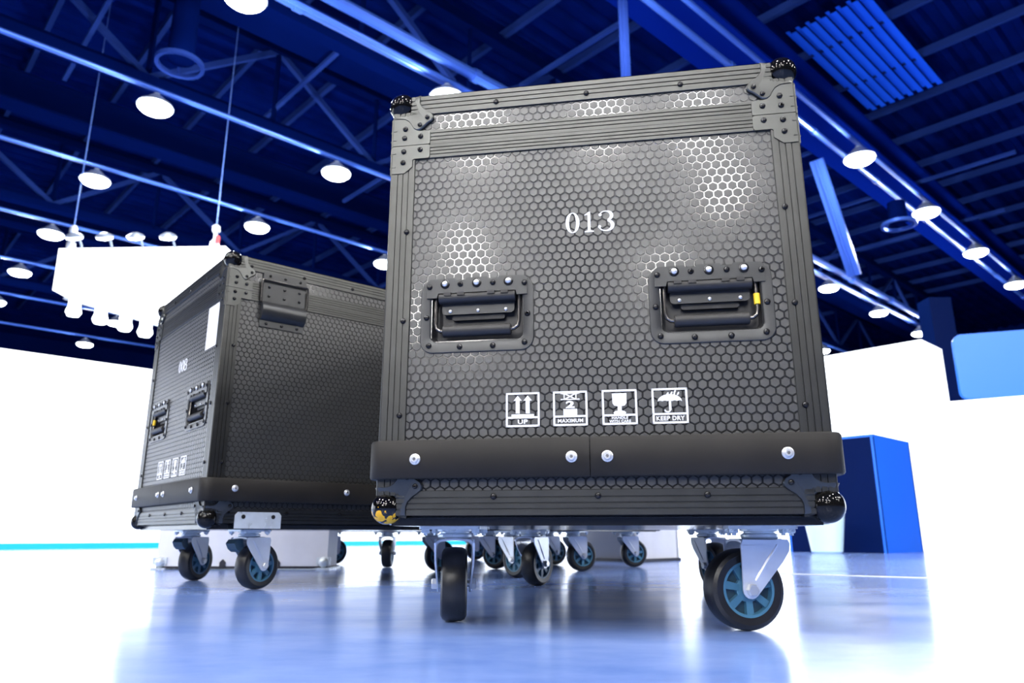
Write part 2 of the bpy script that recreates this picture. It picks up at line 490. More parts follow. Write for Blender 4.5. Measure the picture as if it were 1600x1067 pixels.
LABEL = {(2.8, 7.8): 'glowing lamp cut by the top edge, upper left', (2.8, 11.05): 'largest fully visible glowing lamp, upper left',
 (2.8, 14.35): 'glowing lamp above the left end of the hanging light box', (2.8, 17.8): 'glowing lamp at the top left corner of the hanging light box',
 (2.8, 21.1): 'glowing lamp just left of the hanging light box', (2.8, 24.4): 'glowing lamp cut by the left picture edge',
 (5.93, 7.8): 'glowing lamp peeking over the top left corner of the large case', (5.93, 11.05): 'glowing lamp left of the large case at the height of its lid',
 (5.93, 14.35): 'glowing lamp straight above the smaller case', (9.15, 14.35): 'glowing lamp beside the left edge of the large case, above the smaller case',
 (5.93, 24.4): 'glowing lamp right below the hanging light box', (5.93, 28.0): 'glowing lamp just above the top of the lit left wall',
 (12.35, 4.33): 'largest glowing lamp right of the large case', (15.6, 4.33): 'second glowing lamp of the right row beside the round ring',
 (18.82, 4.33): 'third glowing lamp of the right row', (22.15, 4.33): 'glowing lamp cut by the right picture edge',
 (18.82, 7.8): 'glowing lamp right beside the large case, middle height', (22.15, 7.8): 'glowing lamp above the white booth, between two others',
 (25.5, 7.8): 'glowing lamp just above the peak of the white booth', (25.5, 11.05): 'small glowing lamp where the large case meets the white booth',
 (5.93, 4.33): 'lamp at the top edge above the large case'}
proto = lamp_proto(); used = False
SKIP = {(2.8, 28.0), (9.15, 17.8)}
spots = [(u, v) for u in LU for v in LV if (u, v) not in SKIP] + list(BEHIND)
for u, v in spots:
    p = UV(u, v, 6.5)
    infront = p.y > 2
    if infront and (u, v) not in LABEL: continue      # only the lamps the photograph shows
    if not infront and (u, v) not in BEHIND and (p.y < -6.4 or abs(p.x) > 13): continue
    o = copy_tree(proto, skip=('lamp_light',)) if used else proto
    used = True
    o.location = p
    if (u, v) in LABEL: tag(o, LABEL[(u, v)] , 'ceiling lamp', 'hall ceiling lamps')
    else: tag(o, 'unseen ceiling lamp behind the viewpoint', 'ceiling lamp', 'ceiling lamps behind the viewpoint')
    ld = bpy.data.lights.new('lamp_light', 'POINT')
    ld.energy = LAMP_W; ld.color = (1.0, 0.975, 0.93); ld.shadow_soft_size = 0.2
    lo = bpy.data.objects.new('lamp_light', ld); COL.objects.link(lo)
    lo.parent = o; lo.location = (0, 0, -0.32)

# ---- round vents
def ring_vent(loc, r, drum_h, lab):
    t = empty('ring_vent', loc)
    mb = MB()
    n = 28
    mb.loft([[(rr * cos(2 * pi * k / n), rr * sin(2 * pi * k / n), z) for k in range(n)] for rr, z in ((r, 0), (r, .06), (r * .84, .06), (r * .84, 0), (r, 0))])
    mb.build('ring', 'ceil_strut' if drum_h > 1 else 'pipe', t)
    mb = MB(); mb.lathe([(r * .55, .10), (r * .5, drum_h)], 20); mb.build('drum', 'ceil_beam', t)
    for k in range(3):
        a = 2 * pi * k / 3
        mb = MB(); mb.bar((r * .9 * cos(a), r * .9 * sin(a), .05), (r * .5 * cos(a), r * .5 * sin(a), .14), .03, .02); mb.build('spoke', 'ceil_strut', t, smooth=0)
    tag(t, lab, 'vent')
ring_vent((-4.74, 9.11, 6.6), .33, 2.4, 'dark round duct ending in a blue ring, upper left')
ring_vent((7.73, 13.57, 6.1), .33, .5, 'pale round ring fixture beside the second lamp of the right row')

# ------------------------------------------------------------------ lit walls and booths
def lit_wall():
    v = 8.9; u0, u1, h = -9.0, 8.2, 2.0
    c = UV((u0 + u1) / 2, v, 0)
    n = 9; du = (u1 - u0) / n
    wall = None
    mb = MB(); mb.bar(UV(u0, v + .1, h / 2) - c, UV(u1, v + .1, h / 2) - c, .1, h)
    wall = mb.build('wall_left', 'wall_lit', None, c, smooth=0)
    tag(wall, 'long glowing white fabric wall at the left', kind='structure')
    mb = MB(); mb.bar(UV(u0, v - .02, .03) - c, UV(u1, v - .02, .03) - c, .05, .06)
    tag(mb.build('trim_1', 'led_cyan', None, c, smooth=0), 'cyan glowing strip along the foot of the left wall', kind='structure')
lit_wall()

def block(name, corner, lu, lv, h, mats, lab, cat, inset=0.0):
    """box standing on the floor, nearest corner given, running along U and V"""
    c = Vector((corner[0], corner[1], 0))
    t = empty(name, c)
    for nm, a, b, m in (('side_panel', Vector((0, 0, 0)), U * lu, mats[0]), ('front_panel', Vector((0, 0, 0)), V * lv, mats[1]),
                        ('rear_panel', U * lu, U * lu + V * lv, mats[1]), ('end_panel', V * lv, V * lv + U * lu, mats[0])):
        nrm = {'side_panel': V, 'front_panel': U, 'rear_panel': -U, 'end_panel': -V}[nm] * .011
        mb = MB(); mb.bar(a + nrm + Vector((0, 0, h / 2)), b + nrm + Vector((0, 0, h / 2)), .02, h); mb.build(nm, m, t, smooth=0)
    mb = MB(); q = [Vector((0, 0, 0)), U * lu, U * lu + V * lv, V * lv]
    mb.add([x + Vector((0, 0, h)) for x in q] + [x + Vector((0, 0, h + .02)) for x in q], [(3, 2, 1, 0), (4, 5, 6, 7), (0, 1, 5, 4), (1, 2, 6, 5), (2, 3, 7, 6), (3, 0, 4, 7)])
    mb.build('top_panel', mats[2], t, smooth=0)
    tag(t, lab, cat)
    return t
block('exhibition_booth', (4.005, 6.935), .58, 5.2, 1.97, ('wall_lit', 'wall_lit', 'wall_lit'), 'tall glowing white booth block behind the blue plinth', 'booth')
block('blue_plinth', (2.95, 6.0), .80, .80, .92, ('plinth_blue', 'column_and_shade_blue', 'plinth_blue'), 'blue plinth with its shaded side painted dark, right of the large case', 'plinth')  # front panel's shade is put into its colour as a darker blue

# white counter at the right edge
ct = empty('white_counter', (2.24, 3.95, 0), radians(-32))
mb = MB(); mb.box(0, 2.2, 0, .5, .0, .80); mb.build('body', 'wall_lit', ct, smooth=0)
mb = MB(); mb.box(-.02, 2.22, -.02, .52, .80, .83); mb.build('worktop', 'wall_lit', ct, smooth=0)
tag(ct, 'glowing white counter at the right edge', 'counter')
# blue fascia with added glow, and the dark column behind the counter
sc = empty('blue_fascia', (5.72, 9.2, 0))
mb = MB(); mb.prism(rrect(4.4, .84, .10, 6, 2.2, 2.23), 0, .1); o = mb.build('fascia_face', 'fascia_blue_glow', sc, smooth=30)
for x in (.5, 3.9):
    mb = MB(); mb.box(x - .05, x + .05, .1, .2, 0, 2.5); mb.build('post', 'dark_trim', sc, smooth=0)
sc.rotation_euler = (0, 0, -.33)
tag(sc, 'plain light blue fascia with added glow above the white counter', 'screen')
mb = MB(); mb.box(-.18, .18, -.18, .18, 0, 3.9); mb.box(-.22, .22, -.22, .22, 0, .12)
tag(mb.build('hall_column', 'column_and_shade_blue', None, (7.0, 11.6, 0), smooth=0), 'dark blue column between white booth and blue fascia', 'column')

# planter
pt = empty('planter', (2.46, 5.95, 0))
mb = MB(); mb.lathe([(.10, 0), (.115, .015), (.155, .30), (.165, .31), (.155, .32), (.145, .31), (.14, .28)], 28); mb.build('pot', 'pot', pt)
mb = MB(); mb.lathe([(.14, .27), (.139, .275), (.01, .285)], 20); mb.build('soil', 'dark_trim', pt)
tag(pt, 'small pale tapered planter beside the blue plinth', 'planter')

# white low case behind the smaller flight case
wb = empty('white_crate', (-1.14, 3.23, 0))
mb = MB(); mb.box(-.36, .36, 0, .17, .012, .46); mb.build('body', 'white_box', wb, smooth=0)
mb = MB(); mb.box(-.36, .36, -.001, .171, 0.004, .014); mb.build('base_trim', 'dark_trim', wb, smooth=0)
for x in (-.345, .345):
    mb = MB(); mb.sphere((x, .0, .03), .022, 16, 10); mb.box(x - .03, x + .03, -.006, 0, .02, .05); mb.build('corner_ball', 'zinc', wb)
    mb = MB(); mb.box(x - .03, x + .03, -.02, .19, 0.0, .008); mb.build('foot', 'zinc', wb, smooth=0)
for x in (-.08, .15):
    mb = MB(); mb.prism([(x - .012, .01), (x + .012, .01), (x + .012, .03), (x, .042), (x - .012, .03)], -.008, 0); mb.build('latch', 'dark_trim', wb)
tag(wb, 'white crate on the floor behind the smaller flight case', 'crate')

gb = block('grey_plinth', (.66, 4.08), .40, .42, .55, ('white_box', 'grey_box', 'white_box'), 'low grey and white plinth seen beneath the large case', 'plinth')
for a, b, s_ in ((Vector((0, 0, 0)), U * .40, -V), (Vector((0, 0, 0)), V * .42, -U)):
    mb = MB(); mb.bar(a + Vector((0, 0, .008)) + s_ * .006, b + Vector((0, 0, .008)) + s_ * .006, .012, .016); mb.build('skirting', 'dark_trim', gb, smooth=0)

# floor tape
mb = MB(); a, b = Vector((.86, 3.0, 0)), Vector((3.3, 1.27, 0)); mb.bar(a - a + Vector((0, 0, .001)), b - a + Vector((0, 0, .001)), .03, .002)
tag(mb.build('floor_tape', 'tape', None, a, smooth=0), 'thin white tape line on the floor at the right', 'tape')

# ---- hanging light box with its spot lamps
hb = empty('hanging_light_box', (-6.0, 11.0, 3.2))
def hq(x, z): return (x + 6.0, z - 3.2)
mb = MB()
mb.prism([hq(-7.26, 3.88), hq(-4.6, 3.12), hq(-4.6, 4.62), hq(-7.27, 4.58)], 0, .35)
mb.build('glowing_body', 'sign_lit', hb, smooth=0)
mb = MB()
for x0, z0, x1, z1 in ((-7.27, 4.60, -4.6, 4.64), (-7.27, 3.86, -4.6, 3.10)):
    a_, b_ = hq(x0, z0), hq(x1, z1); mb.bar((a_[0], .35, a_[1]), (b_[0], .35, b_[1]), .06, .05)
mb.build('frame_rail', 'truss_metal', hb, smooth=0)
for x, z in ((-7.2, 4.6), (-4.86, 4.62)):
    q = hq(x, z)
    mb = MB(); mb.tube([(q[0], .18, q[1]), (q[0] - .0, .18, 9.4 - 3.2)], .009, 8); mb.build('cable', 'cable', hb)
    mb = MB(); mb.lathe([(.03, 0), (.07, .05), (.07, .14), (.03, .2), (.03, .3), (.06, .33), (.06, .42), (.02, .46)], 14, 'z', (q[0], .18, q[1]))
    mb.build('hoist', 'truss_metal', hb)
q = hq(-4.80, 4.80); mb = MB(); mb.box(q[0] - .02, q[0] + .03, .1, .16, q[1] - .07, q[1] + .05); mb.build('shackle', 'red_clip', hb, smooth=0)
mb = MB(); q = hq(-4.75, 4.35); mb.box(q[0], q[0] + .6, .1, .16, q[1] - .03, q[1] + .03); mb.build('arm', 'truss_metal', hb, smooth=0)
tag(hb, 'glowing white box hanging from cables above the smaller case', 'hanging sign')
# spot lamps on its upper edge (tilted discs on arms) and hanging lamps on its lower edge
for k, x in enumerate((-6.95, -6.467, -5.973, -5.46)):
    t = empty('spot_lamp', (x, 10.88, 4.60))
    mb = MB(); mb.tube([(0.06, .1, -.02), (.06, .02, .08), (0, -.04, .1)], .018, 8); mb.build('arm', 'lamp_body', t)
    mb = MB(); mb.lathe([(.04, .06), (.10, .03), (.135, .0), (.13, -.01)], 18); mb.build('housing', 'lamp_body', t, (-.0, -.05, .12), (.5, 0, 0))
    mb = MB(); mb.lathe([(.13, -.005), (.11, -.045), (1e-5, -.07)], 18); mb.build('lens', 'spot_lens', t, (0, -.05, .12), (.5, 0, 0))
    tag(t, ('first', 'second', 'third', 'fourth')[k] + ' spot lamp from the left on top of the hanging box', 'spot lamp', 'spot lamps on top of the hanging box')
for k, x in enumerate((-6.80, -6.37, -5.975, -5.65)):
    zb = 3.88 - .2857 * (x + 7.26)
    t = empty('pendant_lamp', (x, 10.88, zb - .02))
    mb = MB(); mb.lathe([(.05, .02), (.085, 0), (.085, -.16), (.095, -.2)], 18); mb.build('housing', 'spot_lens', t)
    mb = MB(); mb.lathe([(.095, -.2), (.11, -.25), (.08, -.31), (1e-5, -.33)], 18); mb.build('bulb', 'spot_lens', t)
    tag(t, ('first', 'second', 'third', 'fourth')[k] + ' lamp from the left under the hanging box', 'pendant lamp', 'lamps under the hanging box')

# ------------------------------------------------------------------ flight cases
HW = 0.336                       # half width
ZB, ZT = 0.171, 0.8945           # body bottom and top
ZS = 0.799                       # lid split
ZL = 0.827                       # top of the lid's lower extrusion
ZM = 0.7727                      # bottom of the body's upper extrusion
ZU = 0.8585                      # bottom of the top extrusion
ZF = 0.208                       # top of the bottom extrusion
FL = 0.0405                      # flange width of the vertical extrusions
HANDLES = (-.1835, .1835)
HZ, HWD, HHT = .486, .186, .123  # handle centre height, width, height

def clip_poly(poly, x0, x1, z0, z1):
    for ax, lim, keep in ((0, x0, 1), (0, x1, -1), (1, z0, 1), (1, z1, -1)):
        out = []
        for i in range(len(poly)):
            a, b = poly[i], poly[(i + 1) % len(poly)]
            ia, ib = (a[ax] - lim) * keep >= 0, (b[ax] - lim) * keep >= 0
            if ia: out.append(a)
            if ia != ib:
                t = (lim - a[ax]) / (b[ax] - a[ax])
                out.append((a[0] + (b[0] - a[0]) * t, a[1] + (b[1] - a[1]) * t))
        poly = out
        if len(poly) < 3: return None
    return poly

HEXP = 0.01485
def hex_field(x0, x1, z0, z1, holes=()):
    """raised hexagons of the embossed laminate, face plane at y = 0, outward is -y"""
    mb = MB()
    p = HEXP; rowh = p * .866; R = p / math.sqrt(3)
    gap = 0.00105
    Rb, Rt = R - gap / .866, R - (gap + .00042) / .866
    j0 = int(z0 / rowh) - 1; j1 = int(z1 / rowh) + 2
    i0 = int(x0 / p) - 2; i1 = int(x1 / p) + 2
    ca = [(sin(pi / 3 * k), cos(pi / 3 * k)) for k in range(6)]
    for j in range(j0, j1):
        for i in range(i0, i1):
            cx = (i + .5 * (j % 2)) * p; cz = j * rowh
            if cx < x0 - p or cx > x1 + p or cz < z0 - p or cz > z1 + p: continue
            if any(a < cx < b and c < cz < d for a, b, c, d in holes): continue
            hb_ = [(cx + Rb * a, cz + Rb * b) for a, b in ca]
            ht_ = [(cx + Rt * a, cz + Rt * b) for a, b in ca]
            if cx - R < x0 or cx + R > x1 or cz - R < z0 or cz + R > z1:
                hb_ = clip_poly(hb_, x0, x1, z0, z1)
                if not hb_ or len(hb_) < 3: continue
                mx = sum(a for a, b in hb_) / len(hb_); mz = sum(b for a, b in hb_) / len(hb_)
                ht_ = [(mx + (a - mx) * .93, mz + (b - mz) * .93) for a, b in hb_]
            n = len(hb_)
            mb.add([(a, 0.0, b) for a, b in ht_] + [(a, .0009, b) for a, b in hb_],
                   [tuple(range(n - 1, -1, -1))] + [(k, (k + 1) % n, n + (k + 1) % n, n + k) for k in range(n)])
    return mb

def board(x0, x1, z0, z1, holes=(), t=.009):
    mb = MB()
    xs = sorted({x0, x1} | {h_[0] for h_ in holes} | {h_[1] for h_ in holes})
    zs = sorted({z0, z1} | {h_[2] for h_ in holes} | {h_[3] for h_ in holes})
    for i in range(len(xs) - 1):
        for j in range(len(zs) - 1):
            mx, mz = (xs[i] + xs[i + 1]) / 2, (zs[j] + zs[j + 1]) / 2
            if any(a < mx < b and c < mz < d for a, b, c, d in holes): continue
            mb.box(xs[i], xs[i + 1], .0009, t, zs[j], zs[j + 1])
    return mb

def fluted(w, t=.003, grooves=(.27, .52, .77), gw=.0022, gd=.0015, edge=.0):
    """cross-section of a fluted flange: (s, d) from s=0 to s=w, d = outward height"""
    pts = [(0, t)]
    for g in grooves:
        s = g * w
        pts += [(s - gw / 2, t), (s - gw / 4, t - gd), (s + gw / 4, t - gd), (s + gw / 2, t)]
    pts += [(w - .0006, t), (w, t - .0008), (w, -.0006)]
    return pts

def flange_mesh(mb, prof, a0, a1, place):
    """sweep profile along a from a0 to a1; place(s, d, a) -> point"""
    n = len(prof)
    vs = [place(s, d, a0) for s, d in prof] + [place(s, d, a1) for s, d in prof]
    mb.add(vs, [(i, i + 1, n + i + 1, n + i) for i in range(n - 1)])
    mb.add(vs[:n], [tuple(range(n))]); mb.add(vs[n:], [tuple(range(n - 1, -1, -1))])

# shared small meshes (face-local: outward is -y)
def rivet_mesh(r, hgt, name, m0='rivet_black'):
    mb = MB(); mb.lathe([(r, 0), (r * .98, hgt * .45), (r * .75, hgt * .85), (r * .36, hgt)], 14, 'y')
    mb.m(1); mb.lathe([(r * .36, hgt), (r * .30, hgt * .55), (1e-5, hgt * .5)], 10, 'y')
    me = mb.mesh(name, [m0, 'rivet_hole'])
    me.transform(Matrix.Diagonal((1, -1, 1, 1))); me.flip_normals()
    return me
def dome_mesh(r, hgt, name, m0, collar=None):
    mb = MB()
    if collar: mb.m(1); mb.lathe([(r * 1.55, 0), (r * 1.5, hgt * .35), (r * 1.1, hgt * .45)], 16, 'y'); mb.m(0)
    mb.lathe([(r, 0), (r, hgt * .4), (r * .85, hgt * .75), (r * .5, hgt * .95), (1e-5, hgt)], 16, 'y')
    me = mb.mesh(name, [m0, collar or m0])
    me.transform(Matrix.Diagonal((1, -1, 1, 1))); me.flip_normals()
    return me
RIV = rivet_mesh(.0048, .0035, 'rivet')
RIVS = rivet_mesh(.0042, .003, 'rivet')
DOME = dome_mesh(.0050, .0050, 'dome_bolt', 'steel', 'rivet_black')
DOT = dome_mesh(.0030, .0022, 'pin', 'steel')
def bolt_mesh():
    mb = MB(); mb.lathe([(.0085, 0), (.0085, .0012), (.0072, .0022), (.0055, .0022)], 20, 'y')
    mb.lathe([(.0055, .0015), (.0055, .0048), (.0046, .0058), (.0024, .0058)], 18, 'y')
    mb.m(1); mb.lathe([(.0026, .0058), (.0026, .0030), (1e-5, .0030)], 6, 'y')
    me = mb.mesh('bolt', ['steel', 'rivet_hole']); me.transform(Matrix.Diagonal((1, -1, 1, 1))); me.flip_normals()
    return me
BOLT = bolt_mesh()

def handle_meshes():
    M_ = {}
    rings = []
    for w, h, r, y in ((HWD, HHT, .021, 0), (HWD, HHT, .021, -.0016), (HWD - .002, HHT - .002, .020, -.0024),
                       (.158, .091, .013, -.0024), (.153, .086, .012, -.0012), (.150, .083, .012, .004), (.144, .077, .012, .022)):
        rings.append([(a, y, b) for a, b in rrect(w, h, r, 6, 0, -.001 if w < .16 else 0)])
    mb = MB(); mb.loft(rings[:6]); mb.m(1); mb.loft(rings[5:], cap1=True)
    M_['dish'] = mb.mesh('recessed_handle', ['handle_plate', 'handle_dish'])
    pts = [(-.083, .0305), (-.083, .058), (-.078, .0625)]
    for c in (-.027, .027):
        pts += [(c - .010, .0635), (c - .0075, .0560 + .003), (c, .0575), (c + .0075, .059), (c + .010, .0635)]
    pts += [(.078, .0625), (.083, .058), (.083, .0305), (.066, .0305), (.064, .038), (-.064, .038), (-.066, .0305)]
    mb = MB(); mb.prism(pts, -.0026, -.0046)
    M_['hinge'] = mb.mesh('hinge_plate', 'handle_plate', 20)
    mb = MB(); mb.tube([(-.063, .003, .031), (.063, .003, .031)], .0092, 16)
    for c in (-.048, -.026, .024, .046): mb.box(c - .006, c + .006, -.0075, 0, .033, .0385)
    M_['barrel'] = mb.mesh('hinge_barrel', 'rubber')
    mb = MB(); mb.prism(rrect(.120, .030, .006, 4, 0, .020), .009, .0115); M_['spring'] = mb.mesh('spring_cover', 'handle_plate')
    mb = MB(); mb.prism(rrect(.088, .0085, .0042, 5, 0, .0005), .014, .022); M_['rib'] = mb.mesh('pressed_rib', 'rubber')
    path = [(-.069, .004, .032), (-.069, .003, .01), (-.069, .002, -.012), (-.067, .002, -.020), (-.061, .002, -.0245), (-.05, .002, -.0255),
            (.05, .002, -.0255), (.061, .002, -.0245), (.067, .002, -.020), (.069, .002, -.012), (.069, .003, .01), (.069, .004, .032)]
    mb = MB(); mb.tube(path, .0030, 10); M_['bail'] = mb.mesh('bail', 'rod')
    mb = MB(); mb.tube([(-.056, .002, -.0255), (-.0545, .002, -.0255), (.0545, .002, -.0255), (.056, .002, -.0255)], [.0080, .0095, .0095, .0080], 18)
    M_['grip'] = mb.mesh('grip', 'rubber')
    mb = MB(); mb.tube([(.069, .003, .013), (.069, .002, -.004)], .0048, 12); M_['tag'] = mb.mesh('yellow_tag', 'yellow')
    return M_
HM = handle_meshes()

def make_handle(root, x, yface, tagged=0):
    h_ = obj('recessed_handle', HM['dish'], root, (x, yface, HZ))
    for nm, k in (('hinge_plate', 'hinge'), ('hinge_barrel', 'barrel'), ('spring_cover', 'spring'), ('pressed_rib', 'rib'), ('bail', 'bail'), ('grip', 'grip')):
        obj(nm, HM[k], h_)
    for px in (-.0525, 0, .0525): obj('dome_bolt', DOME, h_, (px, -.0046, .0535))
    for px in (-.0785, -.027, .027, .0785): obj('rivet', RIV, h_, (px, -.0044, .0495 if abs(px) > .05 else .0525))
    for px, pz in ((-.083, -.002), (.083, -.002), (-.078, -.049), (.078, -.049), (-.027, -.0525), (.027, -.0525)): obj('rivet', RIV, h_, (px, -.0024, pz))
    for px in (-.046, 0, .046): obj('pin', DOT, h_, (px, .009, .0105))
    if tagged: tag(obj('yellow_tag', HM['tag'], h_, ((tagged - 1) * .069, 0, 0)), 'yellow tape around the bail')
    return h_

# corner bracket plates (corner coordinates: a inward from the edge, z)
def bracket_mesh(kind, s):
    lid = [(0, ZS + .0006), (.066, ZS + .0006), (.0665, ZS + .003), (.0665, ZL - .004), (.064, ZL - .002), (.046, ZL - .001), (.040, ZL + .001), (.037, ZL + .006),
           (.033, ZL + .014), (.026, ZL + .022), (.015, ZL + .0265), (0, ZL + .027)]
    body = [(0, ZS - .0006), (0, .7465), (.0225, .7465), (.036, .7575), (.036, .7705), (.0385, .7725), (.064, .7725), (.0665, .775), (.0665, ZS - .003), (.064, ZS - .0006)]
    mb = MB()
    poly = lid if kind == 'lid' else body
    poly = [(s * (a - HW), z) for a, z in poly]
    mb.prism(poly, .001, -.0048)
    # folded teeth on the outer edge
    for z in ((ZS + .012, ZS + .030) if kind == 'lid' else (ZS - .014, ZS - .040)):
        x = s * (-HW + .003); mb.box(x - .003, x + .003, -.0058, -.0040, z - .0012, z + .0012)
    return mb.mesh('corner_bracket', 'alu_plate', 25)
BRK_RIV = {'lid': ((.0215, .831), (.0205, .8135), (.0495, .815)), 'body': ((.020, .7875), (.0495, .789), (.0195, .7665))}

BALL_ARC = [(.0125 + .0222 * cos(radians(a)), .0125 + .0222 * sin(radians(a))) for a in (122, 105, 85, 65, 45, 25, 5, -15, -32)]
CORNER_OUT = BALL_ARC + [(.0465, 0), (.0465, .012), (.049, .019), (.056, .027), (.065, .033), (.0705, .038), (.072, .0445), (.069, .050), (.061, .055), (.055, .061),
              (.049, .0665), (.042, .0675), (.0365, .064), (.032, .056), (.027, .049), (.019, .044), (.010, .0425), (0, .0425)]
def corner_mesh(hl, sx, sy, top, m='chrome_black', ball_only=None):
    """ball corner at (sx*HW, sy*hl, top/bottom): pressed flanges on three faces + ball"""
    zc = ZT if top else ZB; dz = -1 if top else 1
    mb = MB(); t0 = .0062
    o2 = CORNER_OUT
    n = len(o2); na = len(BALL_ARC)
    # flange on the front/back face
    for face in (0, 1):
        a_ = []; b_ = []; c_ = []
        for i_, (a, b) in enumerate(o2):
            t = .0012 if i_ < na else t0          # the flange dips to the face around the ball
            ca = sum(q[0] for q in o2) / n; cb = sum(q[1] for q in o2) / n
            ai, bi = a + (ca - a) * .06, b + (cb - b) * .06
            if face == 0:
                a_.append((sx * (HW - a), sy * hl, zc + dz * b)); b_.append((sx * (HW - a), sy * (hl + t * .7), zc + dz * b)); c_.append((sx * (HW - ai), sy * (hl + t), zc + dz * bi))
            else:
                a_.append((sx * HW, sy * (hl - a), zc + dz * b)); b_.append((sx * (HW + t * .7), sy * (hl - a), zc + dz * b)); c_.append((sx * (HW + t), sy * (hl - ai), zc + dz * bi))
        mb.loft([a_, b_, c_], cap1=True)
    # flange on the top/bottom face
    q = BALL_ARC + [(.046, 0), (.048, .02), (.060, .03), (.060, .045), (.045, .060), (.030, .060), (.02, .048), (0, .046)]
    mb.loft([[(sx * (HW - a), sy * (hl - b), zc) for a, b in q], [(sx * (HW - a), sy * (hl - b), zc - dz * (.001 if i_ < na else t0 * .7)) for i_, (a, b) in enumerate(q)]], cap1=True)
    # pressed pocket around the two rivets: a shallow raised step
    return mb.mesh('corner_flange', 'alu_plate', 40)
def ball_mesh(hl, sx, sy, top, m):
    zc = ZT if top else ZB; dz = -1 if top else 1
    mb = MB(); mb.sphere((sx * (HW - .0115), sy * (hl - .0115), zc + dz * .0115), .0246, 32, 20)
    return mb.mesh('ball_corner', m)

def symbol_parts(root, x0, zc, y):
    """four handling symbols, x0 = list of centres"""
    w = .0527; hgt = .0535; t = .0030
    def P(mb, poly): mb.prism(poly, y, y - .0006)
    for idx, cx in enumerate(x0):
        mb = MB()
        x1, x2, z1, z2 = cx - w / 2, cx + w / 2, zc - hgt / 2, zc + hgt / 2
        zd = z1 + .0145
        for a, b, c, d in ((x1, x2, z2 - t, z2), (x1, x2, z1, z1 + t), (x1, x1 + t, z1, z2), (x2 - t, x2, z1, z2), (x1, x2, zd - t / 2, zd + t / 2)):
            mb.box(a, b, y - .0006, y, c, d)
        o = mb.build('handling_symbol', 'ink_white', root, smooth=0)
        o['label'] = ('white printed up arrows symbol', 'white printed maximum stack symbol', 'white printed fragile glass symbol', 'white printed keep dry umbrella symbol')[idx]
        g = MB()
        zg = zd + .0018
        if idx == 0:
            for ax in (-.0078, .0078):
                X = cx + ax
                P(g, [(X - .0031, zg + .0045), (X + .0031, zg + .0045), (X + .0031, zg + .0245), (X + .0066, zg + .0245), (X, zg + .0325), (X - .0066, zg + .0245), (X - .0031, zg + .0245)])
            g.box(cx - .0175, cx + .0175, y - .0006, y, zg, zg + .0032)
            txt, tw, th = ['UP'], .0155, .0068
        elif idx == 1:
            g.box(cx - .0105, cx + .0105, y - .0006, y, zg - .001, zg + .0095)
            zt = zg + .0235
            g.box(cx - .0145, cx + .0145, y - .0006, y, zt, zt + .0018)
            g.box(cx - .0145, cx + .0145, y - .0006, y, zt + .0095, zt + .0113)
            for s in (-1, 1):
                g.bar((cx + s * .0090, y - .0003, zt), (cx + s * .0090, y - .0003, zt + .011), .0006, .0018, (1, 0, 0))
                g.bar((cx - s * .0085, y - .0003, zt + .001), (cx + s * .0085, y - .0003, zt + .010), .0006, .0020)
                g.bar((cx + s * .0090, y - .0003, zt + .009), (cx + s * .0150, y - .0003, zt + .0115), .0006, .0018)
            txt, tw, th = ['MAXIMUM'], .0385, .0056
        elif idx == 2:
            P(g, [(cx - .0085, zg), (cx + .0085, zg), (cx + .0095, zg + .0022), (cx + .007, zg + .0042), (cx + .003, zg + .005), (cx + .003, zg + .0118), (cx + .008, zg + .0128),
                  (cx + .0105, zg + .0165), (cx + .011, zg + .0315), (cx - .011, zg + .0315), (cx - .0105, zg + .0165), (cx - .008, zg + .0128), (cx - .003, zg + .0118), (cx - .003, zg + .005), (cx - .007, zg + .0042), (cx - .0095, zg + .0022)])
            txt, tw, th = ['HANDLE', 'WITH CARE'], .0245, .0040
        else:
            dome = [(cx - .0180 + 0, zg + .0175)]
            up = [(cx + .0180 * cos(a), zg + .0165 + .0115 * sin(a)) for a in [pi * k / 14 for k in range(15)]]
            low = []
            for k in range(5):
                for j in range(1, 5):
                    a = pi * j / 5
                    low.append((cx - .0180 + .0072 * k + .0036 - .0036 * cos(a), zg + .0162 + .0022 * sin(a)))
            P(g, up + low)
            g.box(cx - .0014, cx + .0020, y - .0006, y, zg + .004, zg + .018)
            g.tube([(cx + .0003 + .0040 * (cos(a) - 1) , y - .0003, zg + .0045 - .0035 * sin(a)) for a in [pi * k / 8 for k in range(9)]], .0013, 6)
            for dx, dz, an in ((.003, .0295, .5), (.0078, .0315, .5), (.0125, .0285, .5), (.0065, .0272, .5), (-.003, .0285, .5)):
                P(g, [(cx + dx + .0022 * cos(a) * (1 if cos(a) > 0 else .7) * .8 + .0012 * sin(a), zg + dz + .0026 * sin(a)) for a in [2 * pi * k / 10 for k in range(10)]])
            txt, tw, th = ['KEEP DRY'], .0415, .0066
        g.build('pictogram', 'ink_white', o, smooth=0)
        for j, line in enumerate(txt):
            me = text_mesh(line, tw if j == 0 else .0325, th, .0006, .030)
            zc2 = (z1 + t + zd - t / 2) / 2 + (0 if len(txt) == 1 else (.0026 if j == 0 else -.0026))
            obj('lettering', me, o, (cx, y - .0003, zc2))
        if idx == 1:
            obj('lettering', text_mesh('2', .0135, .0112, .0006, .045), o, (cx, y - .0003, zg + .0165))

